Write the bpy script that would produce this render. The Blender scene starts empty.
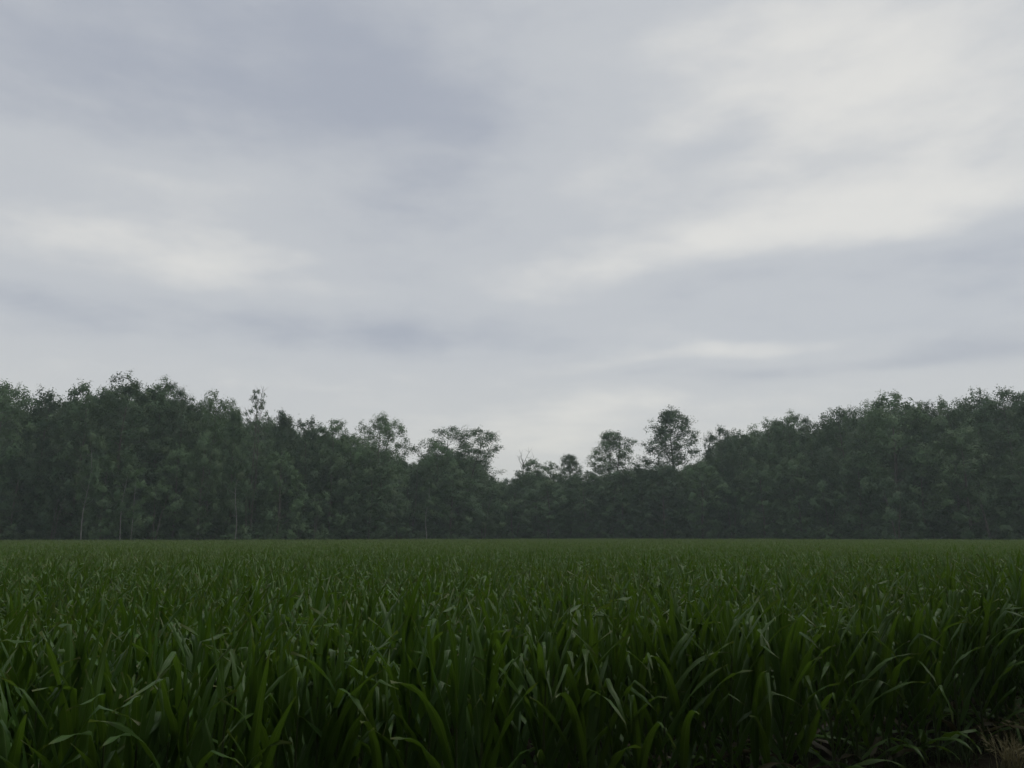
import bpy, math, random
from mathutils import Vector, Matrix, noise as mnoise

rnd = random.Random(7)
S = bpy.context.scene
COL = S.collection
R = math.radians

# ------------------------------------------------------------------ scene / camera
S.view_settings.view_transform = 'Standard'
S.view_settings.look = 'None'
S.view_settings.exposure = 0.0
S.view_settings.gamma = 1.0
S.render.engine = 'CYCLES'
S.cycles.max_bounces = 6
S.cycles.diffuse_bounces = 3
S.cycles.glossy_bounces = 2
S.cycles.transmission_bounces = 3
S.cycles.volume_bounces = 1
S.cycles.use_denoising = True

EYE, PITCH, F = 2.3, R(11.2), 768.0
cam = bpy.data.cameras.new('camera')
cam.lens, cam.sensor_width = 27.0, 36.0
cam.clip_start, cam.clip_end = 0.05, 3000
co = bpy.data.objects.new('camera', cam)
COL.objects.link(co)
co.location = (0, 0, EYE)
co.rotation_euler = (R(90) + PITCH, 0, 0)
S.camera = co
CP, SP = math.cos(PITCH), math.sin(PITCH)


def ray(px, py):
    u, v = (px - 512) / F, (384 - py) / F
    return u, CP - v * SP, SP + v * CP


def at(px, py, D):
    """point seen at a pixel of the photograph, D metres ahead of the camera"""
    x, y, z = ray(px, py)
    k = D / y
    return x * k, D, EYE + z * k


def project(x, y, z):
    d = y * CP + (z - EYE) * SP
    if d < 0.1:
        return None
    v = -y * SP + (z - EYE) * CP
    return 512 + F * x / d, 384 - F * v / d


# ------------------------------------------------------------------ helpers
def tag(o, label=None, cat=None, group=None, kind=None):
    for k, v in (('label', label), ('category', cat), ('group', group), ('kind', kind)):
        if v:
            o[k] = v
    return o


def empty(name, loc, rz=0, scale=(1, 1, 1)):
    o = bpy.data.objects.new(name, None)
    o.empty_display_size = 0.2
    o.location, o.rotation_euler, o.scale = loc, (0, 0, rz), scale
    COL.objects.link(o)
    return o


def link(name, me, parent=None):
    o = bpy.data.objects.new(name, me)
    COL.objects.link(o)
    if parent:
        o.parent = parent
    return o


class MB:
    """collects faces, material numbers and uv"""

    def __init__(s):
        s.v, s.f, s.m, s.uv = [], [], [], []

    def grid(s, rows, uvs, mat=0):
        b = len(s.v)
        n = len(rows[0])
        for r in rows:
            s.v.extend(r)
        for i in range(len(rows) - 1):
            for j in range(n - 1):
                s.f.append((b + i * n + j, b + i * n + j + 1, b + (i + 1) * n + j + 1, b + (i + 1) * n + j))
                s.m.append(mat)
                s.uv.extend((uvs[i][j], uvs[i][j + 1], uvs[i + 1][j + 1], uvs[i + 1][j]))

    def tube(s, pts, rad, n=6, mat=0):
        rows, uvs = [], []
        for i, p in enumerate(pts):
            a = Vector(pts[max(0, i - 1)])
            c = Vector(pts[min(len(pts) - 1, i + 1)])
            t = (c - a).normalized()
            x = t.orthogonal().normalized() if abs(t.z) < 0.95 else Vector((1, 0, 0))
            x = (x - t * x.dot(t)).normalized()
            y = t.cross(x)
            rows.append([tuple(Vector(p) + (x * math.cos(2 * math.pi * k / n) + y * math.sin(2 * math.pi * k / n)) * rad[i]) for k in range(n + 1)])
            uvs.append([(k / n, i / max(1, len(pts) - 1)) for k in range(n + 1)])
        s.grid(rows, uvs, mat)

    def quad(s, pts, mat=0):
        b = len(s.v)
        s.v.extend(pts)
        s.f.append(tuple(range(b, b + len(pts))))
        s.m.append(mat)
        s.uv.extend([(0.5, 0.0), (1.0, 0.5), (0.5, 1.0), (0.0, 0.5)][:len(pts)])

    def add(s, o, moff=0, M=None):
        b = len(s.v)
        s.v.extend(o.v if M is None else [tuple(M @ Vector(p)) for p in o.v])
        s.f.extend(tuple(b + i for i in f) for f in o.f)
        s.m.extend(m + moff for m in o.m)
        s.uv.extend(o.uv)

    def mesh(s, name, mats, smooth=True):
        me = bpy.data.meshes.new(name)
        me.from_pydata(s.v, [], s.f)
        for m in mats:
            me.materials.append(m)
        me.polygons.foreach_set('material_index', s.m)
        me.polygons.foreach_set('use_smooth', [smooth] * len(s.f))
        l = me.uv_layers.new(name='uv')
        flat = [c for p in s.uv for c in p]
        l.data.foreach_set('uv', flat)
        me.update()
        return me


# ------------------------------------------------------------------ materials
class NT:
    def __init__(s, tree):
        s.t, s.n, s.l = tree, tree.nodes, tree.links
        s.n.clear()

    def __call__(s, typ, ins=None, **props):
        nd = s.n.new(typ)
        for k, v in props.items():
            setattr(nd, k, v)
        for k, v in (ins or {}).items():
            sock = nd.inputs[k]
            if isinstance(v, bpy.types.NodeSocket):
                s.l.new(v, sock)
            else:
                sock.default_value = v
        return nd

    def math(s, op, a, b=0.0, c=0.0, clamp=False):
        return s('ShaderNodeMath', {0: a, 1: b, 2: c}, operation=op, use_clamp=clamp).outputs[0]

    def mix(s, f, a, b, blend='MIX'):
        nd = s('ShaderNodeMix', data_type='RGBA', blend_type=blend)
        for i, v in ((0, f), (6, a), (7, b)):
            if isinstance(v, bpy.types.NodeSocket):
                s.l.new(v, nd.inputs[i])
            elif i and len(v) == 3:
                nd.inputs[i].default_value = (*v, 1)
            else:
                nd.inputs[i].default_value = v
        return nd.outputs[2]

    def mrange(s, v, a, b, c=0.0, d=1.0):
        return s('ShaderNodeMapRange', {0: v, 1: a, 2: b, 3: c, 4: d}).outputs[0]

    def noise(s, vec, scale, detail=3.0, rough=0.55):
        return s('ShaderNodeTexNoise', {'Vector': vec, 'Scale': scale, 'Detail': detail, 'Roughness': rough}).outputs[0]


def new_mat(name):
    m = bpy.data.materials.new(name)
    m.use_nodes = True
    return m, NT(m.node_tree)


def leaf_shader(g, col, trans_col, rough, spec, trans, bump=None):
    ins = {'Base Color': col, 'Roughness': rough, 'Specular IOR Level': spec}
    if bump is not None:
        ins['Normal'] = bump
    p = g('ShaderNodeBsdfPrincipled', ins)
    t = g('ShaderNodeBsdfTranslucent', {'Color': trans_col})
    mx = g('ShaderNodeMixShader', {0: trans, 1: p.outputs[0], 2: t.outputs[0]})
    g('ShaderNodeOutputMaterial', {0: mx.outputs[0]})


def corn_leaf_mat(name, dry=False):
    m, g = new_mat(name)
    uv = g('ShaderNodeUVMap', uv_map='uv').outputs[0]
    sep = g('ShaderNodeSeparateXYZ', {0: uv})
    oi = g('ShaderNodeObjectInfo')
    u = sep.outputs[0]
    rib = g.mrange(g.math('ABSOLUTE', g.math('SUBTRACT', u, 0.5)), 0.025, 0.07, 1.0, 0.0)
    veins = g.noise(g('ShaderNodeVectorMath', {0: uv, 1: (70, 3, 1)}, operation='MULTIPLY').outputs[0], 1.0, 2)
    tc = g('ShaderNodeTexCoord').outputs['Object']
    patch = g.noise(tc, 3.0, 3)
    big = g.noise(oi.outputs['Location'], 0.11, 2)
    if dry:
        base = g.mix(patch, (0.055, 0.050, 0.020), (0.10, 0.088, 0.038))
        tcol = base
    else:
        a = g.mix(oi.outputs['Random'], (0.046, 0.122, 0.016), (0.072, 0.148, 0.018))
        b = g.mix(g.mrange(big, 0.5, 0.72), a, (0.108, 0.150, 0.032))
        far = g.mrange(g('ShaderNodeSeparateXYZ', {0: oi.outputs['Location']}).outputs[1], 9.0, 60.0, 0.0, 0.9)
        b = g.mix(far, b, (0.115, 0.176, 0.040))       # far rows painted lighter and yellower, for the grazing view of their tops
        c = g.mix(g.mrange(patch, 0.35, 0.7, 0, 0.45), b, (0.036, 0.090, 0.020))
        tip = g.mrange(g.math('MULTIPLY_ADD', patch, 0.2, sep.outputs[1]), 0.96, 1.12, 0.0, 0.7)
        c = g.mix(tip, c, (0.16, 0.15, 0.05))
        base = g.mix(g.math('MULTIPLY', rib, 0.6), c, (0.17, 0.25, 0.09))
        base = g.mix(g.mrange(veins, 0.3, 0.7, 0, 0.25), base, (0.085, 0.15, 0.05))
        tcol = g.mix(0.5, c, (0.15, 0.26, 0.012))
    h = g.math('ADD', g.math('MULTIPLY', veins, 0.4), g.math('MULTIPLY', rib, -0.8))
    bump = g('ShaderNodeBump', {'Strength': 0.35, 'Distance': 0.004, 'Height': h}).outputs[0]
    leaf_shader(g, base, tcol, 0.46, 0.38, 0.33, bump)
    return m


def stalk_mat():
    m, g = new_mat('corn_stalk')
    tc = g('ShaderNodeTexCoord').outputs['Object']
    n = g.noise(g('ShaderNodeVectorMath', {0: tc, 1: (60, 60, 4)}, operation='MULTIPLY').outputs[0], 1.0, 3)
    c = g.mix(n, (0.060, 0.095, 0.032), (0.12, 0.15, 0.06))
    p = g('ShaderNodeBsdfPrincipled', {'Base Color': c, 'Roughness': 0.5, 'Specular IOR Level': 0.3})
    g('ShaderNodeOutputMaterial', {0: p.outputs[0]})
    return m


def crown_mat(name, a, b, olive, trans=0.2):
    m, g = new_mat(name)
    oi = g('ShaderNodeObjectInfo')
    geo = g('ShaderNodeNewGeometry')
    n = g.noise(geo.outputs['Position'], 0.45, 3)
    ri = geo.outputs['Random Per Island']
    c = g.mix(oi.outputs['Random'], tuple(q * 0.62 for q in a), tuple(q * 1.25 for q in b))
    c = g.mix(g.mrange(n, 0.42, 0.75, 0, 0.7), c, olive)
    c = g.mix(g.math('MULTIPLY', ri, 0.25), c, tuple(x * 0.55 for x in a))
    leaf_shader(g, c, g.mix(0.5, c, (0.09, 0.15, 0.03)), 0.6, 0.2, trans)
    return m


def bark_mat(name, a, b, sc=9.0):
    m, g = new_mat(name)
    tc = g('ShaderNodeTexCoord').outputs['Object']
    n = g.noise(g('ShaderNodeVectorMath', {0: tc, 1: (1, 1, 0.25)}, operation='MULTIPLY').outputs[0], sc, 4)
    c = g.mix(g.mrange(n, 0.35, 0.65), a, b)
    bp = g('ShaderNodeBump', {'Strength': 0.6, 'Distance': 0.03, 'Height': n}).outputs[0]
    p = g('ShaderNodeBsdfPrincipled', {'Base Color': c, 'Roughness': 0.9, 'Specular IOR Level': 0.1, 'Normal': bp})
    g('ShaderNodeOutputMaterial', {0: p.outputs[0]})
    return m


def soil_mat():
    m, g = new_mat('soil')
    pos = g('ShaderNodeNewGeometry').outputs['Position']
    n1, n2 = g.noise(pos, 1.3, 5), g.noise(pos, 14.0, 5, 0.65)
    c = g.mix(n1, (0.014, 0.012, 0.008), (0.027, 0.022, 0.014))
    c = g.mix(g.mrange(n2, 0.55, 0.75, 0, 0.6), c, (0.05, 0.04, 0.026))
    bp = g('ShaderNodeBump', {'Strength': 0.9, 'Distance': 0.05, 'Height': g.math('ADD', n2, n1)}).outputs[0]
    p = g('ShaderNodeBsdfPrincipled', {'Base Color': c, 'Roughness': 0.95, 'Specular IOR Level': 0.1, 'Normal': bp})
    g('ShaderNodeOutputMaterial', {0: p.outputs[0]})
    return m


def plain_blade_mat(name, a, b, trans=0.2):
    m, g = new_mat(name)
    ri = g('ShaderNodeNewGeometry').outputs['Random Per Island']
    c = g.mix(ri, a, b)
    leaf_shader(g, c, c, 0.6, 0.2, trans)
    return m


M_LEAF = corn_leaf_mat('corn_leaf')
M_DRYLEAF = corn_leaf_mat('corn_leaf_withered', True)
M_STALK = stalk_mat()
M_SOIL = soil_mat()
M_CROWN = crown_mat('crown_green', (0.041, 0.086, 0.040), (0.070, 0.122, 0.052), (0.094, 0.116, 0.052))
M_CROWN_PALE = crown_mat('crown_pale', (0.072, 0.130, 0.058), (0.090, 0.150, 0.064), (0.110, 0.140, 0.066))
M_BARK = bark_mat('bark', (0.060, 0.050, 0.042), (0.120, 0.105, 0.090))
M_BARK_PALE = bark_mat('bark_pale', (0.14, 0.135, 0.12), (0.24, 0.23, 0.21), 4.0)
M_STRAW = plain_blade_mat('straw', (0.24, 0.215, 0.11), (0.34, 0.305, 0.17))
M_WEED = plain_blade_mat('weed_blade', (0.05, 0.085, 0.030), (0.09, 0.125, 0.05))

# ------------------------------------------------------------------ sky
w = bpy.data.worlds.new('World')
S.world = w
w.use_nodes = True
SUN_EL, SUN_AZ = R(60), R(78)      # high sun to the right, behind the overcast


def build_sky():
    g = NT(w.node_tree)
    d = g('ShaderNodeTexCoord').outputs['Generated']
    sx = g('ShaderNodeSeparateXYZ', {0: d})
    x, y, z = sx.outputs
    zc = g.math('MAXIMUM', z, 0.0)
    k = g.math('DIVIDE', 1.0, g.math('ADD', zc, 0.16))
    p = g('ShaderNodeCombineXYZ', {0: g.math('MULTIPLY', x, k), 1: g.math('MULTIPLY', y, k), 2: 0.0}).outputs[0]
    w1 = g.noise(p, 0.9, 3)
    w2 = g.noise(g('ShaderNodeVectorMath', {0: p, 1: (7.3, 2.1, 4.0)}, operation='ADD').outputs[0], 0.9, 3)
    dn = g.noise(g('ShaderNodeVectorMath', {0: d, 1: (3.0, 3.0, 9.0)}, operation='MULTIPLY').outputs[0], 1.7, 7, 0.55)
    # the clouds' own directions: azimuth and elevation, bent by noise
    az = g.math('ADD', g.math('ARCTAN2', x, y), g.math('MULTIPLY', g.math('SUBTRACT', w1, 0.5), 0.22))
    el = g.math('ADD', g.math('ARCSINE', z), g.math('MULTIPLY', g.math('SUBTRACT', w2, 0.5), 0.11))
    L = g.math('MULTIPLY_ADD', g.math('SUBTRACT', g.noise(p, 1.9, 8, 0.6), 0.5), 0.55, 0.48)
    str_ = g('ShaderNodeVectorMath', {0: p, 1: (0.8, 2.6, 1)}, operation='MULTIPLY').outputs[0]
    L = g.math('MULTIPLY_ADD', g.math('SUBTRACT', g.noise(str_, 1.3, 5, 0.5), 0.5), 0.30, L)
    L = g.math('MULTIPLY_ADD', g.math('SUBTRACT', dn, 0.5), 0.60, L)

    def bank(px, py, wx, wy, amp, tilt=0.0):
        """a lighter or darker bank of cloud in one direction of the sky"""
        nonlocal L
        rx, ry, rz = ray(px, py)
        a0, e0 = math.atan2(rx, ry), math.atan2(rz, math.hypot(rx, ry))
        sa, se = wx / F, wy / F
        da = g.math('SUBTRACT', az, a0)
        de = g.math('SUBTRACT', el, e0)
        de = g.math('MULTIPLY_ADD', da, tilt, de)
        q = g.math('ADD', g.math('POWER', g.math('DIVIDE', da, sa), 2.0), g.math('POWER', g.math('DIVIDE', de, se), 2.0))
        L = g.math('MULTIPLY_ADD', g.math('EXPONENT', g.math('MULTIPLY', q, -1.0)), amp, L)

    for b in BANKS:
        bank(*b)
    cr = g('ShaderNodeValToRGB', {0: L})
    e = cr.color_ramp
    e.interpolation = 'EASE'
    e.elements[0].position, e.elements[0].color = 0.0, (4.02, 4.32, 4.98, 1)
    e.elements[1].position, e.elements[1].color = 1.0, (7.75, 7.68, 7.38, 1)
    mid = e.elements.new(0.5)
    mid.color = (5.55, 5.76, 6.05, 1)
    sky = g('ShaderNodeTexSky', sky_type='NISHITA', sun_disc=False, sun_elevation=SUN_EL, sun_rotation=SUN_AZ)
    # low air near the horizon is a little warmer
    warm = g.mrange(z, 0.05, 0.24, 0.60, 0.0)
    cloud = g.mix(warm, cr.outputs[0], (7.45, 7.25, 6.65))
    zen = g.mrange(z, 0.66, 0.95, 1.0, 1.75)          # an overcast sky is brightest overhead
    cloud = g('ShaderNodeVectorMath', {0: cloud, 3: zen}, operation='SCALE').outputs[0]
    col = g.mix(0.94, sky.outputs[0], cloud)
    bg = g('ShaderNodeBackground', {'Color': col, 'Strength': 0.10})
    g('ShaderNodeOutputWorld', {0: bg.outputs[0]})


# px, py, half widths, strength, tilt
BANKS = [
    (280, 62, 350, 110, -0.44, 0.0),
    (60, 110, 130, 40, -0.08, 0.0),
    (120, 215, 270, 62, 0.20, 0.0),
    (140, 165, 120, 14, 0.13, 0.0),
    (150, 257, 190, 22, 0.12, 0.0),
    (60, 305, 260, 17, -0.18, 0.0),
    (430, 325, 150, 32, -0.22, 0.0),
    (150, 370, 300, 20, 0.16, 0.0),
    (430, 230, 90, 60, -0.12, 0.0),
    (790, 62, 270, 80, 0.42, 0.10),
    (700, 155, 100, 14, -0.14, -0.25),
    (890, 205, 200, 38, 0.33, -0.05),
    (640, 258, 170, 25, 0.22, -0.15),
    (900, 266, 230, 18, -0.24, 0.04),
    (740, 355, 140, 9, 0.24, -0.03),
    (830, 379, 190, 11, -0.28, -0.03),
    (960, 345, 90, 18, -0.14, 0.0),
    (600, 386, 90, 9, -0.14, -0.1),
    (560, 425, 170, 32, 0.30, 0.0),
    (860, 120, 200, 60, 0.10, 0.0),
    (620, 200, 130, 60, 0.10, 0.0),
    (880, 300, 220, 40, 0.08, 0.0),
]
build_sky()

sl = bpy.data.lights.new('sun', 'SUN')
sl.energy, sl.angle, sl.color = 1.0, R(25), (1.0, 0.95, 0.88)
so = bpy.data.objects.new('sun', sl)
COL.objects.link(so)
sd = Vector((math.sin(SUN_AZ) * math.cos(SUN_EL), math.cos(SUN_AZ) * math.cos(SUN_EL), math.sin(SUN_EL)))
so.rotation_euler = sd.to_track_quat('Z', 'Y').to_euler()

# ------------------------------------------------------------------ ground
gm = MB()
rows, uvs = [], []
ys = [-60, -20] + [i * 1.0 for i in range(0, 20)] + [25, 40, 70, 110, 160, 240, 420]
xs = [-330, -200, -120, -60, -30] + [i * 1.0 for i in range(-14, 17)] + [30, 60, 120, 200, 330]
for yy in ys:
    rows.append([(xx, yy, 0.05 * mnoise.noise((xx * 0.7, yy * 0.7, 3.0)) if abs(xx) < 20 and 0 < yy < 25 else 0.0) for xx in xs])
    uvs.append([(0, 0)] * len(xs))
gm.grid(rows, uvs)
tag(link('ground', gm.mesh('ground', [M_SOIL])), 'dark bare soil under the corn and along the edge of the field', 'ground', kind='structure')

# ------------------------------------------------------------------ corn
EDGE = (Vector((0.0, 6.0)), Vector((math.cos(R(30)), math.sin(R(30)))))
NRM = Vector((-EDGE[1].y, EDGE[1].x))


def corn_leaf(mb, r, base, phi, th0, th1, L, W, segs, across, kink=None, twist=0.0, mat=0, wave=1.0):
    d = Vector((math.cos(phi), math.sin(phi), 0))
    side0 = Vector((-math.sin(phi), math.cos(phi), 0))
    pos = Vector(base)
    rows, uvs = [], []
    ph = r.uniform(0, 6.28)
    ph2 = r.uniform(0, 6.28)
    freq = r.uniform(2.0, 3.6)
    sway = r.uniform(-0.35, 0.35)
    ang = th0
    for i in range(segs + 1):
        t = i / segs
        ang = th0 + (th1 - th0) * t ** 2.2
        if kink and t > kink[0]:
            ang += kink[1]
        dirv = d * math.sin(ang) + Vector((0, 0, 1)) * math.cos(ang) + side0 * sway * t * 0.6
        dirv.normalize()
        if i:
            pos = pos + dirv * (L / segs)
        nrm = dirv.cross(side0).normalized()
        side = nrm.cross(dirv).normalized()
        tw = twist * t
        side, nrm = side * math.cos(tw) + nrm * math.sin(tw), nrm * math.cos(tw) - side * math.sin(tw)
        wd = W * min(1.0, 0.45 + 2.6 * t) * max(0.0, 1 - t ** 1.8) ** 0.92 if t < 1 else 0.0
        fold = (0.75 - 0.55 * t)
        row, ur = [], []
        for j in range(across + 1):
            s = -1 + 2 * j / across
            e = abs(s)
            rip = wave * 0.012 * e * e * math.sin(freq * 6.28 * t + (ph if s < 0 else ph2)) * min(1, 4 * t)
            q = pos + side * (s * wd * 0.5 * math.cos(fold * 0.6)) + nrm * (e * wd * 0.5 * math.sin(fold * 0.9) * -1 + rip)
            row.append(tuple(q))
            ur.append((0.5 + s * 0.5, t))
        rows.append(row)
        uvs.append(ur)
    mb.grid(rows, uvs, mat)


def corn_proto(seed, segs=11, across=4, stalk_n=7, small=False):
    """stalk and foliage of one young corn plant, about 1.75 m high"""
    r = random.Random(seed)
    st, fo = MB(), MB()
    H = r.uniform(1.12, 1.28)
    lean = (r.uniform(-0.05, 0.05), r.uniform(-0.05, 0.05))

    def axis(z):
        return (lean[0] * (z / H) ** 2, lean[1] * (z / H) ** 2, z)

    if stalk_n:
        pts, rad = [], []
        nn = 9
        for i in range(nn):
            z = -0.06 + (H + 0.06) * i / (nn - 1)
            rr = 0.0135 * (1 - 0.62 * i / (nn - 1))
            pts += [axis(max(z - 0.012, -0.06)), axis(z)] if i else [axis(z)]
            rad += [rr, rr * 1.22] if i else [rr]
        st.tube(pts, rad, stalk_n)
    n = r.choice((12, 13, 14))
    phi = r.uniform(0, 6.28)
    for k in range(n):
        f = k / (n - 1)
        z = 0.14 + (H - 0.16) * f ** 1.05
        a = phi + (k % 2) * math.pi + r.uniform(-0.35, 0.35)
        size = math.sin(math.pi * (0.22 + 0.62 * f))
        L = (0.50 + 0.50 * size) * r.uniform(0.88, 1.08)
        W = (0.047 + 0.037 * size) * r.uniform(0.85, 1.12)
        th0 = R(r.uniform(14, 30)) * (1.2 - 0.95 * f)
        th1 = R(r.uniform(55, 120)) * (1 - f) + R(r.uniform(10, 55)) * f
        mat = 0
        kink = None
        if f > 0.75:
            L *= 0.80
            th0 = R(r.uniform(2, 12))
            th1 = R(r.uniform(5, 45))
            W *= 0.88
        if r.random() < 0.34 and f > 0.15:
            kink = (r.uniform(0.6, 0.92), R(r.uniform(45, 125)))
        if k < 2:
            th0, th1, L = R(r.uniform(45, 70)), R(r.uniform(130, 165)), L * 0.75
            mat = 1 if r.random() < 0.3 else 0
        corn_leaf(fo, r, axis(z), a, th0, th1, L, W, segs, across, kink, r.uniform(-0.9, 0.9), mat)
    return st, fo


FO_MATS = [M_LEAF, M_DRYLEAF]
protos = [corn_proto(100 + i) for i in range(40)]
foliage_me = [fo.mesh('foliage', FO_MATS) for st, fo in protos]
stalk_me = [st.mesh('stalk', [M_STALK]) for st, fo in protos]


def wood_dist(px):
    """distance of the wood's edge in each direction"""
    pts = [(-400, 104), (0, 110), (240, 118), (330, 128), (410, 140), (500, 158), (700, 156), (780, 146), (900, 128), (1024, 118), (1400, 108)]
    for (a, da), (b, db) in zip(pts, pts[1:]):
        if px <= b:
            t = max(0.0, (px - a) / (b - a))
            return da + (db - da) * t
    return pts[-1][1]


# every plant of the near and middle field, row by row
plants = []
for k in range(0, 110):
    off = 0.76 * k
    s = -90.0
    while s < 90:
        s += 0.155 + rnd.uniform(-0.04, 0.04)
        p = EDGE[0] + EDGE[1] * s + NRM * (off + rnd.uniform(-0.09, 0.09))
        if p.y < 0.5 or p.y > 62 or abs(p.x) > 0.75 * p.y + 6:
            continue
        if p.length < 2.2:
            continue
        if rnd.random() < 0.05:
            continue
        sc = 1.0 + rnd.uniform(-0.09, 0.08) + 0.09 * mnoise.noise((p.x * 0.22, p.y * 0.22, 0))
        sc *= 1 + 0.08 * max(0.0, min(1.0, (p.x / p.y - 0.36) / 0.26)) * max(0.0, min(1.0, (20 - p.y) / 8))
        plants.append((p.x, p.y, rnd.uniform(0, 6.28), sc, rnd.randrange(len(protos)), k))

inview, rest = [], []
for q in plants:
    hit = False
    for dx in (-0.35, 0.0, 0.35):
        for z in (0.4, 1.0, 1.5):
            pr = project(q[0] + dx, q[1], z * q[3])
            if pr and -5 < pr[0] < 1029 and -5 < pr[1] < 773:
                hit = True
    (inview if hit else rest).append(q)
inview.sort(key=lambda q: math.hypot(q[0], q[1]))
single, more = inview[:300], inview[300:]


def corn_label(x, y, k):
    pr = project(x, y, 1.0)
    px = pr[0]
    if k == 0:
        if px > 850:
            return 'green corn plant of the front row, beside the bare dark soil in the right corner'
        if px > 512:
            return 'green corn plant of the front row, in the right half of the picture'
        if px > 200:
            return 'green corn plant of the front row, left of the middle of the picture'
        return 'green corn plant of the front row, in the lower left corner'
    where = 'left half' if px < 512 else 'right half'
    if k == 1:
        return f'broad leaved corn plant in the second row from the front, {where} of the field'
    if k == 2:
        return f'broad leaved corn plant in the third row from the front, {where} of the field'
    return f'upright corn plant a few rows into the field, {where}, behind the third row'


corn_src = None
for x, y, rz, sc, v, k in single:
    if corn_src is None:
        root = empty('corn_plant', (x, y, 0), rz, (sc, sc, sc))
        a = link('stalk', stalk_me[v], root)
        b = link('foliage', foliage_me[v], root)
        corn_src = (root, a, b)
    else:
        root = corn_src[0].copy()
        root.location, root.rotation_euler, root.scale = (x, y, 0), (0, 0, rz), (sc, sc, sc)
        COL.objects.link(root)
        for src, me in ((corn_src[1], stalk_me[v]), (corn_src[2], foliage_me[v])):
            c = src.copy()
            c.data = me
            c.parent = root
            COL.objects.link(c)
    tag(root, corn_label(x, y, k), 'corn plant', 'corn plants of the nearest rows')


def scatter_object(name, points, sources):
    """ONE object: points carrying rotation, scale and source number, with the sources set on them"""
    col = bpy.data.collections.new(name + '_sources')
    for i, me in enumerate(sources):
        o = bpy.data.objects.new(f'{name}_source_{i:03d}', me)
        col.objects.link(o)
    me = bpy.data.meshes.new(name)
    me.from_pydata([p[0] for p in points], [], [])
    for an, typ, key, idx in (('rot', 'FLOAT_VECTOR', 'vector', 1), ('scl', 'FLOAT_VECTOR', 'vector', 2), ('src', 'INT', 'value', 3)):
        at_ = me.attributes.new(an, typ, 'POINT')
        at_.data.foreach_set(key, [c for p in points for c in (p[idx] if typ == 'FLOAT_VECTOR' else (p[idx],))])
    o = bpy.data.objects.new(name, me)
    COL.objects.link(o)
    ng = bpy.data.node_groups.new(name + '_nodes', 'GeometryNodeTree')
    ng.interface.new_socket('Geometry', in_out='INPUT', socket_type='NodeSocketGeometry')
    ng.interface.new_socket('Geometry', in_out='OUTPUT', socket_type='NodeSocketGeometry')
    N, L = ng.nodes, ng.links
    gi, go = N.new('NodeGroupInput'), N.new('NodeGroupOutput')
    m2p = N.new('GeometryNodeMeshToPoints')
    ci = N.new('GeometryNodeCollectionInfo')
    ci.inputs['Collection'].default_value = col
    ci.inputs['Separate Children'].default_value = True
    ci.inputs['Reset Children'].default_value = True
    ip = N.new('GeometryNodeInstanceOnPoints')
    ip.inputs['Pick Instance'].default_value = True

    def attr(nm, t):
        a = N.new('GeometryNodeInputNamedAttribute')
        a.data_type = t
        a.inputs['Name'].default_value = nm
        return a.outputs['Attribute']

    e2r = N.new('FunctionNodeEulerToRotation')
    L.new(attr('rot', 'FLOAT_VECTOR'), e2r.inputs[0])
    L.new(gi.outputs[0], m2p.inputs[0])
    L.new(m2p.outputs[0], ip.inputs['Points'])
    L.new(ci.outputs[0], ip.inputs['Instance'])
    L.new(attr('src', 'INT'), ip.inputs['Instance Index'])
    L.new(e2r.outputs[0], ip.inputs['Rotation'])
    L.new(attr('scl', 'FLOAT_VECTOR'), ip.inputs['Scale'])
    L.new(ip.outputs[0], go.inputs[0])
    md = o.modifiers.new('scatter', 'NODES')
    md.node_group = ng
    return o


CORN_MATS = [M_LEAF, M_DRYLEAF, M_STALK]
sources = []
for st, fo in protos:
    mb = MB()
    mb.add(fo)
    mb.add(st, 2)
    sources.append(mb.mesh('corn', CORN_MATS))
pts = [((x, y, 0), (0, 0, rz), (sc, sc, sc), v) for x, y, rz, sc, v, k in more + rest]
# far field: blocks of three rows, twelve plants long
BL = 12 * 0.165
low = [corn_proto(300 + i, 6, 2, 0) for i in range(8)]
nb = 5
for b in range(nb):
    r = random.Random(900 + b)
    mb = MB()
    for row in range(3):
        for i in range(12):
            st, fo = r.choice(low)
            sc = 1 + r.uniform(-0.11, 0.10)
            M = Matrix.Translation(((i + 0.5) * 0.165 - BL / 2 + r.uniform(-0.05, 0.05), (row - 1) * 0.76 + r.uniform(-0.06, 0.06), 0)) @ Matrix.Rotation(r.uniform(0, 6.28), 4, 'Z') @ Matrix.Scale(sc, 4)
            mb.add(fo, 0, M)
    sources.append(mb.mesh('corn_block', CORN_MATS))
k = 0
while k < 250:
    off = 0.76 * (k + 1)
    s = -250.0
    while s < 250:
        s += BL
        p = EDGE[0] + EDGE[1] * s + NRM * off
        if p.y <= 60.5 or abs(p.x) > 0.85 * p.y + 14:
            continue
        px = 512 + F * p.x / p.y
        if p.y > wood_dist(px) - 8:
            continue
        sc = 1.0 + 0.07 * mnoise.noise((p.x * 0.09, p.y * 0.09, 4.0))
        flip = rnd.choice((0, math.pi))
        pts.append(((p.x, p.y, 0), (0, 0, R(30) + flip), (1, 1, sc), len(protos) + rnd.randrange(nb)))
    k += 3
tag(scatter_object('corn_field', pts, sources), 'dense green corn field stretching from the near rows back to the wood', 'corn field', kind='stuff')


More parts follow.
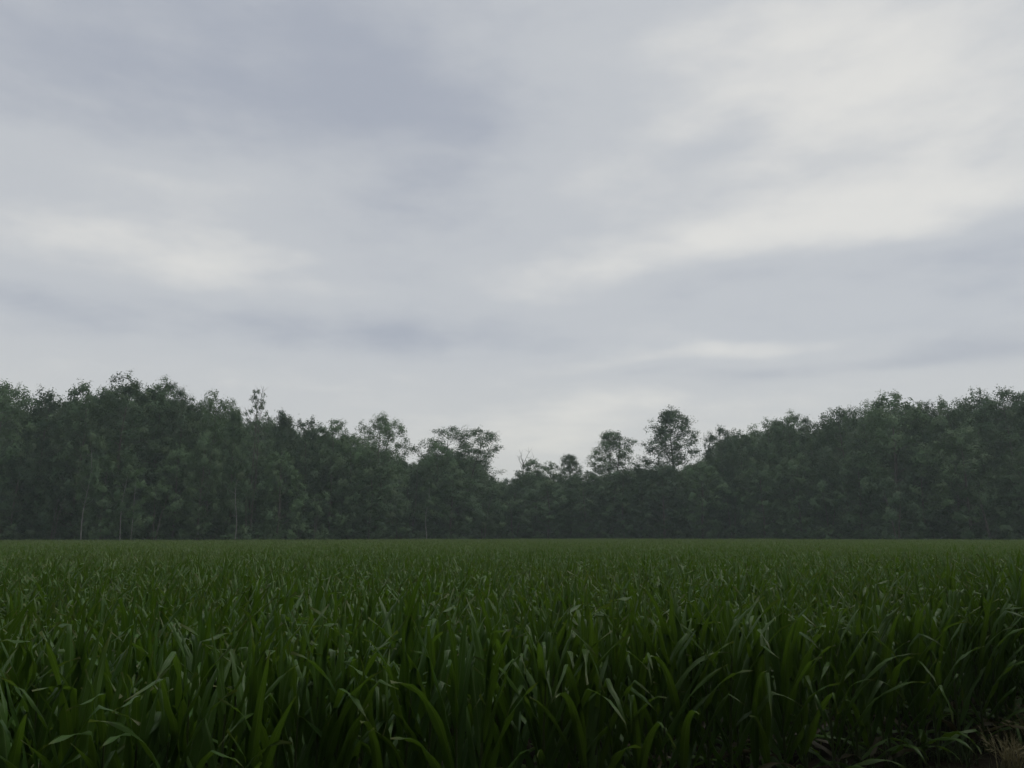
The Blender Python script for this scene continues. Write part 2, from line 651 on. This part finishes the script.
# ------------------------------------------------------------------ trees
def envelope(t, shape):
    if shape == 'round':
        return max(0.02, 1 - abs(2 * t - 1.0) ** 2.6) ** 0.5
    if shape == 'cone':
        return (1 - t) ** 0.55 * min(1, 0.35 + t * 4) + 0.04
    if shape == 'vase':
        return math.sin(math.pi * (0.12 + 0.80 * t)) ** 0.7 * (0.65 + 0.5 * t)
    if shape == 'ovate':
        return 1.12 * (1 - t) ** 0.42 * min(1.0, 0.4 + 2.2 * t)
    return max(0.0, 1 - abs(2 * t - 0.8) ** 2.0) ** 0.5 if t < 0.9 else 0.45     # bush


def tree_proto(seed, H=20.0, W=10.0, cb=0.2, shape='round', clusters=120, leaves=70, leaf=0.36, rc=0.95, fill=0.5, trunk_r=0.26, stems=1, crook=0.3, bare=0, per=9, lobe_r=0.17):
    """trunk with limbs, and crown of leaf clumps carried by those limbs"""
    r = random.Random(seed)
    tr, cr = MB(), MB()
    lum = [(r.uniform(0, 6.28), r.uniform(0.0, 1.0), r.uniform(0.10, 0.28)) for _ in range(5)]
    tips = []
    for s_ in range(stems):
        ph = r.uniform(0, 6.28)
        spread = 0.0 if stems == 1 else W * 0.14
        pts, rad = [], []
        for i in range(9):
            t = i / 8
            z = -0.3 + (H * 0.93 + 0.3) * t
            c = crook * math.sin(2.2 * t * math.pi + ph) * (0.3 + t)
            pts.append((math.cos(ph) * (c + spread * t * 1.6), math.sin(ph) * (c * 0.7 + spread * t * 1.6), z))
            rad.append(trunk_r * (1 - t) ** 0.8 * (1.35 if i == 0 else 1) + 0.02)
        tr.tube(pts, rad, 8)
        tips.append(pts)

    def trunk_at(z):
        pts = tips[r.randrange(stems)]
        for a, b in zip(pts, pts[1:]):
            if z <= b[2]:
                f = (z - a[2]) / (b[2] - a[2])
                return Vector([a[q] + (b[q] - a[q]) * f for q in range(3)])
        return Vector(pts[-1])

    def grow(ctr, lobe, cs):
        n = int(leaves * r.uniform(0.7, 1.2) * (cs / rc) ** 1.6)
        sub = [Vector((r.gauss(0, 1), r.gauss(0, 1), r.gauss(0, 0.7))).normalized() * cs * r.uniform(0.35, 0.85) for _ in range(5)]
        for _ in range(n):
            o = sub[r.randrange(5)]
            p = ctr + o + Vector((r.gauss(0, 1), r.gauss(0, 1), r.gauss(0, 0.95))) * cs * 0.27
            if p.z < 0.05:
                continue
            nrm = Vector((r.gauss(0, .38), r.gauss(0, .38), r.gauss(0.5, 0.4)))
            nrm = (nrm + (p - lobe).normalized() * 1.3 + Vector((ctr.x / W, ctr.y / W, 0)) * 0.5).normalized()
            xa = nrm.orthogonal().normalized()
            xa = Matrix.Rotation(r.uniform(0, 6.28), 3, nrm) @ xa
            ya = nrm.cross(xa)
            ln, wd = leaf * r.uniform(0.6, 1.25), leaf * r.uniform(0.35, 0.6)
            cr.quad([tuple(p - xa * ln * .5), tuple(p + ya * wd * .5 - xa * ln * 0.08), tuple(p + xa * ln * .5), tuple(p - ya * wd * .5 - xa * ln * 0.04)])

    nl = max(4, int(clusters / per))
    lobe, lr = Vector((0, 0, H * 0.5)), 1.0
    for c in range(clusters):
        if c % per == 0:
            t = min(0.99, (c // per + r.random()) / nl)
            new = True
        else:
            new = False
        rad = envelope(t, shape) * W / 2
        if not new:
            dv = Vector((r.gauss(0, 1), r.gauss(0, 1), r.gauss(0.35, 0.8))).normalized()
            dv.z = max(dv.z, -0.35)
            ctr = lobe + Vector((dv.x * lr, dv.y * lr, dv.z * lr * 0.85))
            ctr.z = max(ctr.z, rc * 0.4)
            grow(ctr, lobe, rc * r.uniform(0.65, 1.2))
            continue
        az = (c // per) * 2.399963 + r.uniform(-0.5, 0.5)
        lump = 1.0
        for a, lt, am in lum:
            lump += am * math.cos(az - a) * math.exp(-((t - lt) / 0.22) ** 2)
        rr = rad * lump * (fill + (1 - fill) * r.random() ** 0.5) * r.uniform(0.72, 1.04)
        zc = H * (cb + (1 - cb) * t) - 0.5 * rc
        zc = max(zc, rc * 0.4)
        ctr = Vector((math.cos(az) * rr, math.sin(az) * rr, zc))
        b0 = trunk_at(max(0.3, min(H * 0.9, zc - rr * r.uniform(0.35, 0.75))))
        ctr += Vector((b0.x, b0.y, 0)) * 0.8
        lobe = ctr
        lr = W * lobe_r * r.uniform(0.75, 1.2) * (1 - 0.25 * t)
        if rr > 0.3:
            mid = b0.lerp(ctr, 0.5) + Vector((r.uniform(-.3, .3), r.uniform(-.3, .3), -0.08 * rr))
            w0 = max(0.03, trunk_r * 0.32 * (1 - 0.6 * t))
            tr.tube([tuple(b0), tuple(mid), tuple(ctr)], [w0, w0 * 0.6, 0.015], 4)
        grow(ctr, lobe - Vector((0, 0, lr * 0.5)), rc * r.uniform(0.65, 1.25))
    for i in range(bare):                       # bare twigs rising out of the crown
        b0 = trunk_at(H * r.uniform(0.62, 0.9))
        top = b0 + Vector((r.gauss(0, 1) * W * 0.16, r.gauss(0, 1) * W * 0.16, H * r.uniform(0.08, 0.15)))
        mid = b0.lerp(top, 0.5) + Vector((r.uniform(-.3, .3), r.uniform(-.3, .3), 0))
        tr.tube([tuple(b0), tuple(mid), tuple(top)], [0.06, 0.04, 0.015], 5)
        for j in range(4):
            q = mid.lerp(top, r.uniform(0, 0.9))
            e = q + Vector((r.gauss(0, .6), r.gauss(0, .6), r.uniform(0.4, 1.5)))
            tr.tube([tuple(q), tuple(e)], [0.025, 0.01], 4)
    zs = sorted(v[2] for v in cr.v)
    H = zs[int(len(zs) * 0.997)]            # the crown's real top
    return tr, cr, H, W


KINDS = {
    'dense': [tree_proto(10 + i, 20, 10.5, 0.06, 'round', 400, 58, 0.36, 0.88, 0.62, 0.26, 1, 0.3, 0, 8) for i in range(6)],
    'tall': [tree_proto(30 + i, 24, 9.5, 0.16, 'round', 384, 58, 0.36, 0.88, 0.58, 0.3, 1, 0.3, 0, 8) for i in range(4)],
    'cone': [tree_proto(50 + i, 18, 8.0, 0.10, 'cone', 260, 60, 0.35, 0.8, 0.62, 0.24) for i in range(2)],
    'open': [tree_proto(60 + i, 22, 11.0, 0.22, 'ovate', 460, 62, 0.27, 0.78, 0.14, 0.2, 2 if i == 1 else 1, 0.4, 0, 3, 0.08) for i in range(4)],
    'broad': [tree_proto(64 + i, 22, 11.0, 0.18, 'round', 640, 58, 0.27, 0.85, 0.30, 0.24, 2, 0.4, 0, 4, 0.10) for i in range(2)],
    'sparse': [tree_proto(70, 22, 7.5, 0.30, 'round', 260, 24, 0.28, 0.45, 0.12, 0.16, 2, 0.5, 4, 3, 0.07)],
    'bush': [tree_proto(80 + i, 10, 8.5, 0.02, 'bush', 110, 80, 0.32, 0.70, 0.6, 0.12, 2, 0.2) for i in range(5)],
    'slim': [tree_proto(90 + i, 16, 6.5, 0.42, 'round', 70, 70, 0.32, 0.7, 0.35, 0.11, 1, 0.7) for i in range(3)],
    'dead': [tree_proto(97, 18, 5.0, 0.62, 'vase', 8, 8, 0.3, 0.5, 0.2, 0.14, 1, 0.4, 12, 3)],
}
TREE_ME = {}
for kk, lst in KINDS.items():
    TREE_ME[kk] = []
    for tr, cr, H, W in lst:
        pale = kk == 'slim'
        bark = M_BARK_PALE if pale else M_BARK
        TREE_ME[kk].append((tr.mesh('trunk', [bark]), cr.mesh('crown', [M_CROWN], False), cr.mesh('crown', [M_CROWN_PALE], False), H, W))

PROFILE = [(-200, 388), (-60, 392), (0, 383), (28, 403), (50, 391), (70, 388), (95, 382), (128, 377), (163, 381), (199, 400), (215, 393), (232, 397), (243, 418),
           (260, 408), (285, 412), (300, 420), (340, 424), (352, 434), (378, 438), (400, 450), (412, 462), (430, 446), (445, 446), (468, 443), (488, 462), (500, 480),
           (515, 472), (535, 460), (555, 472), (570, 470), (587, 474), (607, 468), (633, 464), (650, 464), (680, 462), (698, 455), (706, 446), (717, 428), (740, 432),
           (765, 420), (785, 414), (814, 427), (840, 410), (870, 400), (887, 394), (920, 404), (950, 401), (985, 394), (1024, 391), (1090, 386), (1300, 380)]


def profile(px):
    for (a, ya), (b, yb) in zip(PROFILE, PROFILE[1:]):
        if px <= b:
            return ya + (yb - ya) * max(0, (px - a)) / (b - a)
    return PROFILE[-1][1]


tree_count = {}
G1 = 'tall trees along the skyline of the wood'
G2 = 'lower trees along the front edge of the wood'


def tree(kind, px, top, wpx, dd, label, cat='tree', group='trees along the edge of the wood', pale=False, name=None):
    i = tree_count.get(kind, 0)
    tree_count[kind] = i + 1
    tm, cm, cp, H, W = TREE_ME[kind][i % len(TREE_ME[kind])]
    D = wood_dist(px) + dd
    x, y, z = at(px, top, D)
    if kind == 'slim':
        x = at(px, 515, D)[0]
    sx, sz = wpx / F * D / W, z / H
    sx *= 1.06 if kind in ('open', 'sparse', 'dead', 'slim', 'cone', 'broad') or group == G2 else 1.3
    root = empty(name or 'broadleaf_tree', (x, y, 0), rnd.uniform(0, 6.28), (sx, sx, sz))
    link('trunk', tm, root)
    link('crown', cp if pale else cm, root)
    tag(root, label, cat, group)
    return root


G1 = 'tall trees along the skyline of the wood'
G2 = 'lower trees along the front edge of the wood'
SKY = [
    ('dense', 6, 383, 54, 3, 'round crowned tree at the left end of the wood, touching the picture edge'),
    ('dense', 50, 391, 48, 6, 'lower round tree just right of the gap near the left end of the wood'),
    ('dense', 88, 384, 52, 3, 'full dark tree forming the left shoulder of the big left dome'),
    ('dense', 128, 377, 60, 2, 'highest tree of the left wood, top of the big dome'),
    ('tall', 163, 380, 44, 5, 'tall tree right of the dome top with two small knobs of leaves on top'),
    ('tall', 184, 390, 32, 4, 'tree on the right shoulder of the big dome, just left of the notch with sky'),
    ('dense', 216, 393, 40, 5, 'square topped dark tree right of the notch in the left wood'),
    ('cone', 237, 410, 34, 2, 'narrow tree on the slope between the square topped tree and the twiggy one'),
    ('sparse', 257, 391, 34, 2, 'thin twiggy tree with see-through top and bare forked twigs, left of centre'),
    ('cone', 285, 412, 38, 4, 'small pointed crown standing right of the twiggy see-through tree'),
    ('dense', 308, 419, 36, 5, 'even topped tree right of the pointed crown'),
    ('tall', 335, 421, 36, 4, 'flat topped tree just left of the feathery domed tree'),
    ('broad', 379, 417, 62, 3, 'domed tree with feathery outline left of the first deep dip'),
    ('dense', 352, 436, 36, 1, 'lower dark crown filling in left under the feathery domed tree'),
    ('bush', 414, 457, 34, 8, 'low round tree in the dip between the feathery domed tree and the broad airy tree'),
    ('dense', 438, 441, 36, 4, 'dark rounded tree leaning against the left side of the broad airy tree'),
    ('broad', 464, 428, 78, 2, 'broad airy tree with sky holes left of the lowest dip in the skyline'),
    ('bush', 508, 474, 36, 8, 'lowest treetop of the skyline, in the bottom of the central dip'),
    ('dead', 524, 468, 20, 12, 'bare dead treetop of thin upright twigs above the central dip'),
    ('dense', 536, 460, 44, 5, 'low domed tree right of the central dip, below the bare twigs'),
    ('open', 570, 455, 44, 5, 'small flat headed open tree between the low dome and the airy pair'),
    ('open', 608, 430, 72, 4, 'airy pointed tree with sky showing through, shorter of the airy pair'),
    ('open', 671, 409, 84, 3, 'tallest airy tree right of centre with forked trunk against the sky'),
    ('dense', 640, 464, 40, 6, 'dark low tree filling the space between the airy pair'),
    ('tall', 720, 427, 27, 5, 'pointed dark tree next to the right side of the tallest airy tree'),
    ('dense', 740, 431, 36, 3, 'dark rounded tree, second to the right of the tallest airy tree'),
    ('dense', 767, 420, 40, 5, 'rounded tree on the rising skyline left of the double topped tree'),
    ('tall', 788, 413, 36, 4, 'double topped tree left of the small notch in the right skyline'),
    ('tall', 808, 418, 26, 6, 'narrow tree at the left side of the small notch in the right skyline'),
    ('dense', 839, 409, 46, 4, 'smooth topped tree just right of the small notch in the right skyline'),
    ('dense', 862, 404, 36, 6, 'tree between the smooth topped tree and the great right dome'),
    ('dense', 888, 393, 58, 2, 'great dark domed tree, highest of the right half before the far end'),
    ('tall', 920, 403, 36, 6, 'tree in the shallow saddle right of the great right dome'),
    ('dense', 947, 400, 42, 5, 'round tree above the pale green crown on the right'),
    ('dense', 975, 392, 44, 6, 'high round tree above and right of the pale green crown'),
    ('tall', 1003, 389, 44, 5, 'second tree from the right picture edge on the skyline'),
    ('dense', 1034, 388, 52, 4, 'last tall tree of the skyline, cut by the right picture edge'),
    ('dense', -45, 391, 54, 4, 'tall tree beyond the left end of the picture'),
    ('dense', 1082, 386, 56, 4, 'tall tree beyond the right end of the picture'),
]
for kd, px, top, wpx, dd, lab in SKY:
    tree(kd, px, top, wpx, dd, lab, group=G1, name='dead_tree' if kd == 'dead' else None)

FRONT = [
    ('dense', 22, 440, 46, 0, 'mid green tree low in front of the left end trees'),
    ('bush', 56, 486, 40, -1, 'dark bushy tree between the left end and the first pale trunk'),
    ('slim', 84, 432, 28, -2, 'slender tree with pale straight trunk, first pale trunk from the left', ),
    ('dense', 108, 455, 40, 0, 'leafy tree just left of the two pale trunks under the big dome'),
    ('slim', 122, 455, 24, -1, 'slim tree with pale trunk, left one of the pair under the big dome'),
    ('slim', 133, 468, 24, -2.5, 'slim tree with whitish crooked trunk reaching the corn, right one of the pair'),
    ('bush', 158, 482, 46, 0, 'dark bushy tree right of the whitish crooked trunk'),
    ('dense', 180, 446, 42, 0, 'mid height tree under the right shoulder of the big dome'),
    ('tall', 205, 440, 34, 0, 'thin leaved tree with mottled light leaves under the square topped tree'),
    ('slim', 236, 462, 24, -2, 'slender pale trunked tree under the narrow tree, left of centre'),
    ('bush', 252, 480, 40, 0, 'bushy tree under the thin twiggy tree'),
    ('dense', 282, 452, 40, 0, 'dark tree in front of the small pointed crown'),
    ('bush', 316, 492, 36, -2, 'paler green shrubby tree at the corn edge below the flat topped tree'),
    ('dense', 332, 452, 44, 0, 'lighter green drooping tree in front of the flat topped tree'),
    ('dense', 372, 462, 44, 0, 'dark tree under the feathery domed tree'),
    ('bush', 398, 494, 34, -2, 'small round paler tree at the corn edge under the feathery domed tree'),
    ('slim', 427, 480, 22, -2, 'slender pale trunked tree right of the feathery domed tree'),
    ('dense', 452, 468, 46, 0, 'dark leafy tree under the left half of the broad airy tree'),
    ('bush', 482, 486, 44, 0, 'bushy tree under the right half of the broad airy tree'),
    ('bush', 514, 498, 44, -1, 'bushy paler tree at the corn edge below the central dip'),
    ('dense', 548, 480, 44, 0, 'dark tree at the wood edge below the low domed tree'),
    ('dense', 584, 472, 46, 0, 'dark tree below the small flat headed tree'),
    ('dense', 622, 470, 46, 0, 'dark tree below the shorter airy tree'),
    ('dense', 662, 466, 46, 0, 'dark tree below the left half of the tallest airy tree'),
    ('dense', 700, 462, 44, 0, 'dark tree below the right half of the tallest airy tree'),
    ('bush', 730, 486, 42, -1, 'bushy tree at the corn edge below the pointed dark tree'),
    ('dense', 760, 462, 44, 0, 'mid green tree in front of the rising right skyline'),
    ('dense', 796, 455, 46, 0, 'tree with lighter mottled leaves below the double topped tree'),
    ('bush', 826, 482, 44, -1, 'dark bushy tree below the small notch in the right skyline'),
    ('dense', 856, 452, 46, 0, 'dark tree left of the foot of the great right dome'),
    ('bush', 892, 478, 48, -1, 'dark bushy tree at the foot of the great right dome'),
    ('dense', 918, 452, 42, 0, 'dark tree left of the pale green crown on the right'),
    ('dense', 960, 430, 62, -2, 'pale green broad crown standing out in front of the right wood'),
    ('bush', 986, 486, 46, -2, 'dark shrubby tree at the corn edge below the pale green crown'),
    ('dense', 1018, 450, 50, 0, 'mid green tree in front of the wood at the right picture edge'),
    ('dense', -32, 446, 52, 0, 'lower tree beyond the left end of the picture'),
    ('dense', 1072, 450, 56, 0, 'lower tree beyond the right end of the picture'),
]
PALE = {84, 205, 316, 332, 398, 514, 960, 133, 796}
for t in FRONT:
    kd, px, top, wpx, dd, lab = t[:6]
    tree(kd, px, top, wpx, (-5.0 if kd == 'slim' else dd + rnd.uniform(-4, 2)), lab, group=G2, pale=px in PALE, name='slender_tree' if kd == 'slim' else ('bushy_tree' if kd == 'bush' else None))

# the rest of the wood, behind and between: one mass
wood_src = []
order = []
for kk in ('dense', 'tall', 'bush'):
    for tm, cm, cp, H, W in TREE_ME[kk]:
        lst = KINDS[kk][TREE_ME[kk].index((tm, cm, cp, H, W))]
        mb = MB()
        mb.add(lst[1])
        mb.add(lst[0], 1)
        wood_src.append(mb.mesh('wood', [M_CROWN, M_BARK], False))
        order.append((kk, H, W))
pts = []
for rowi, (dd, fr) in enumerate(((13, 0.70), (18, 0.84), (25, 0.90), (33, 0.92), (43, 0.92), (54, 0.92))):
    px = -420.0 - rowi * 7
    while px < 1440:
        px += rnd.uniform(17, 26) * 118 / wood_dist(px)
        D = wood_dist(px) + dd + rnd.uniform(-2, 2)
        pyt = profile(px)
        hpx = (540 - pyt) * fr * rnd.uniform(0.9, 1.03)
        lim = max(profile(px + q) for q in (-12, 0, 12)) + 3
        x, y, z = at(px, max(540 - hpx, lim), D)
        i = rnd.randrange(10)
        kk, H, W = order[i]
        pts.append(((x, y, 0), (0, 0, rnd.uniform(0, 6.28)), (rnd.uniform(0.85, 1.1) * z / H * 0.95, rnd.uniform(0.85, 1.1) * z / H * 0.95, z / H), i))
# unseen trees added behind and beside the camera to shade the near rows
for tx, ty, hh in ((-24, -12, 22), (-16, -10, 25), (-8, -10, 26), (0, -10, 26), (8, -9.5, 26), (-16, -4, 24), (-20, 3, 20), (15, -8, 16), (19, -1, 16), (17.5, 3, 26), (14.5, -5, 25), (22, 11, 22), (22, 4, 16)):
    i = rnd.randrange(5)
    pts.append(((tx, ty, 0), (0, 0, rnd.uniform(0, 6.28)), (hh / 20 * 1.1, hh / 20 * 1.1, hh / 20), i))
for tx, ty, hh in ((10.2, 5.0, 5.5), (9.4, 1.0, 5.0), (12.8, 8.6, 6.0)):  # unseen shrubs added to darken the right corner of the field
    pts.append(((tx, ty, 0), (0, 0, rnd.uniform(0, 6.28)), (hh / 10 * 0.9,) * 2 + (hh / 10,), 10 + rnd.randrange(5)))
tag(scatter_object('woodland', pts, wood_src), 'dense dark green wood mass behind its front trees, plus unseen added shade trees', 'wood', kind='stuff')

pts = []
px = -420.0
while px < 1440:
    px += rnd.uniform(1.6, 3.6)
    D = wood_dist(px) + rnd.uniform(-2.5, 3) + rnd.choice((0, 0, 10, 25, 40))
    x, y, z = at(px, 540, D)
    i = 10 + rnd.randrange(5)
    s = rnd.uniform(0.22, 0.52)
    pts.append(((x, y, 0), (0, 0, rnd.uniform(0, 6.28)), (s * 1.2, s * 1.2, s), i))
tag(scatter_object('undergrowth', pts, wood_src), 'dark shrubs and saplings filling the foot of the wood', 'undergrowth', kind='stuff')

# ------------------------------------------------------------------ field edge: dry grass and weeds in the right corner


def grass_tuft(seed, n, h, spread, mat, heads=False):
    r = random.Random(seed)
    mb = MB()
    for i in range(n):
        a = r.uniform(0, 6.28)
        ln = h * r.uniform(0.6, 1.15)
        out = r.uniform(0.15, 1.0) * spread
        b = Vector((r.gauss(0, 0.05), r.gauss(0, 0.05), -0.03))
        d = Vector((math.cos(a), math.sin(a), 0))
        sd_ = Vector((-d.y, d.x, 0))
        rows, uvs = [], []
        wd = r.uniform(0.004, 0.008)
        for k in range(6):
            t = k / 5
            p = b + d * (out * ln * t ** 1.5) + Vector((0, 0, ln * (t - 0.38 * out * t * t)))
            wk = wd * (1 - t * 0.9)
            rows.append([tuple(p - sd_ * wk), tuple(p + Vector((0, 0, -wk * 0.4))), tuple(p + sd_ * wk)])
            uvs.append([(0, t), (.5, t), (1, t)])
        mb.grid(rows, uvs)
        if heads and r.random() < 0.55:          # seed head of short bristles
            tip = Vector(rows[-1][1])
            back = Vector(rows[-2][1])
            dr = (tip - back).normalized()
            for k in range(12):
                q = tip.lerp(back, k / 12 * 1.4)
                e = q + dr * 0.05 + Vector((r.gauss(0, .018), r.gauss(0, .018), r.gauss(0, .018)))
                s2 = dr.orthogonal().normalized() * 0.0035
                mb.quad([tuple(q - s2), tuple(q.lerp(e, 0.5) + s2), tuple(e), tuple(q.lerp(e, .5) - s2)])
    return mb.mesh('blades', [mat])


def on_ground(px, py):
    x, y, z = ray(px, py)
    k = EYE / -z
    return (x * k, y * k, 0)


for i, (px, py, h, lab) in enumerate(((1012, 772, 0.42, 'dry straw coloured grass tuft in the lower right corner, by the field edge'),
                                      (1040, 752, 0.50, 'taller dry grass tuft leaning in from the right picture edge'))):
    o = link('dry_grass_tuft', grass_tuft(500 + i, 90, h, 0.9, M_STRAW, True))
    o.location = on_ground(px, py)
    tag(o, lab, 'dry grass', 'dry grass tufts at the field edge')
for i, (px, py, h, lab) in enumerate(((905, 776, 0.30, 'low green weed tuft at the foot of the corn, left one by the right corner'),
                                      (962, 764, 0.28, 'low green weed tuft between the corn and the dry grass'))):
    o = link('weed_tuft', grass_tuft(520 + i, 40, h, 1.2, M_WEED))
    o.location = on_ground(px, py)
    tag(o, lab, 'weed', 'weeds at the field edge')

weeds = [grass_tuft(540 + i, 26, 0.34, 1.3, M_WEED) for i in range(4)]
for me_ in weeds:                              # broader blades than the grass
    for v in me_.vertices:
        v.co.x *= 1.15
pts = []
for i in range(320):
    s_ = rnd.uniform(-6, 14)
    p = EDGE[0] + EDGE[1] * s_ + NRM * rnd.choice((rnd.uniform(-0.9, 0.1), rnd.uniform(-0.2, 2.0)))
    q = rnd.uniform(0.5, 1.2)
    pts.append(((p.x, p.y, 0), (0, 0, rnd.uniform(0, 6.28)), (q, q, q), rnd.randrange(4)))
tag(scatter_object('weeds', pts, weeds), 'low green weeds growing between the foot of the corn stalks', 'weeds', kind='stuff')

# ------------------------------------------------------------------ haze
HZ = 0.00052
hm = MB()
x0, x1, y0, y1, z0, z1 = -332, 332, -62, 422, -1.0, 34.0
c = [(x, y, z) for z in (z0, z1) for y in (y0, y1) for x in (x0, x1)]
hm.v = c
hm.f = [(0, 2, 3, 1), (4, 5, 7, 6), (0, 1, 5, 4), (1, 3, 7, 5), (3, 2, 6, 7), (2, 0, 4, 6)]
hm.m = [0] * 6
hm.uv = [(0, 0)] * 24
m = bpy.data.materials.new('haze')
m.use_nodes = True
g = NT(m.node_tree)
pv = g('ShaderNodeVolumePrincipled', {'Color': (0.76, 0.89, 0.90, 1), 'Density': HZ, 'Anisotropy': 0.2})
g('ShaderNodeOutputMaterial', {'Volume': pv.outputs[0]})
tag(link('haze', hm.mesh('haze', [m], False)), 'thin pale damp air over the whole field', 'haze', kind='stuff')
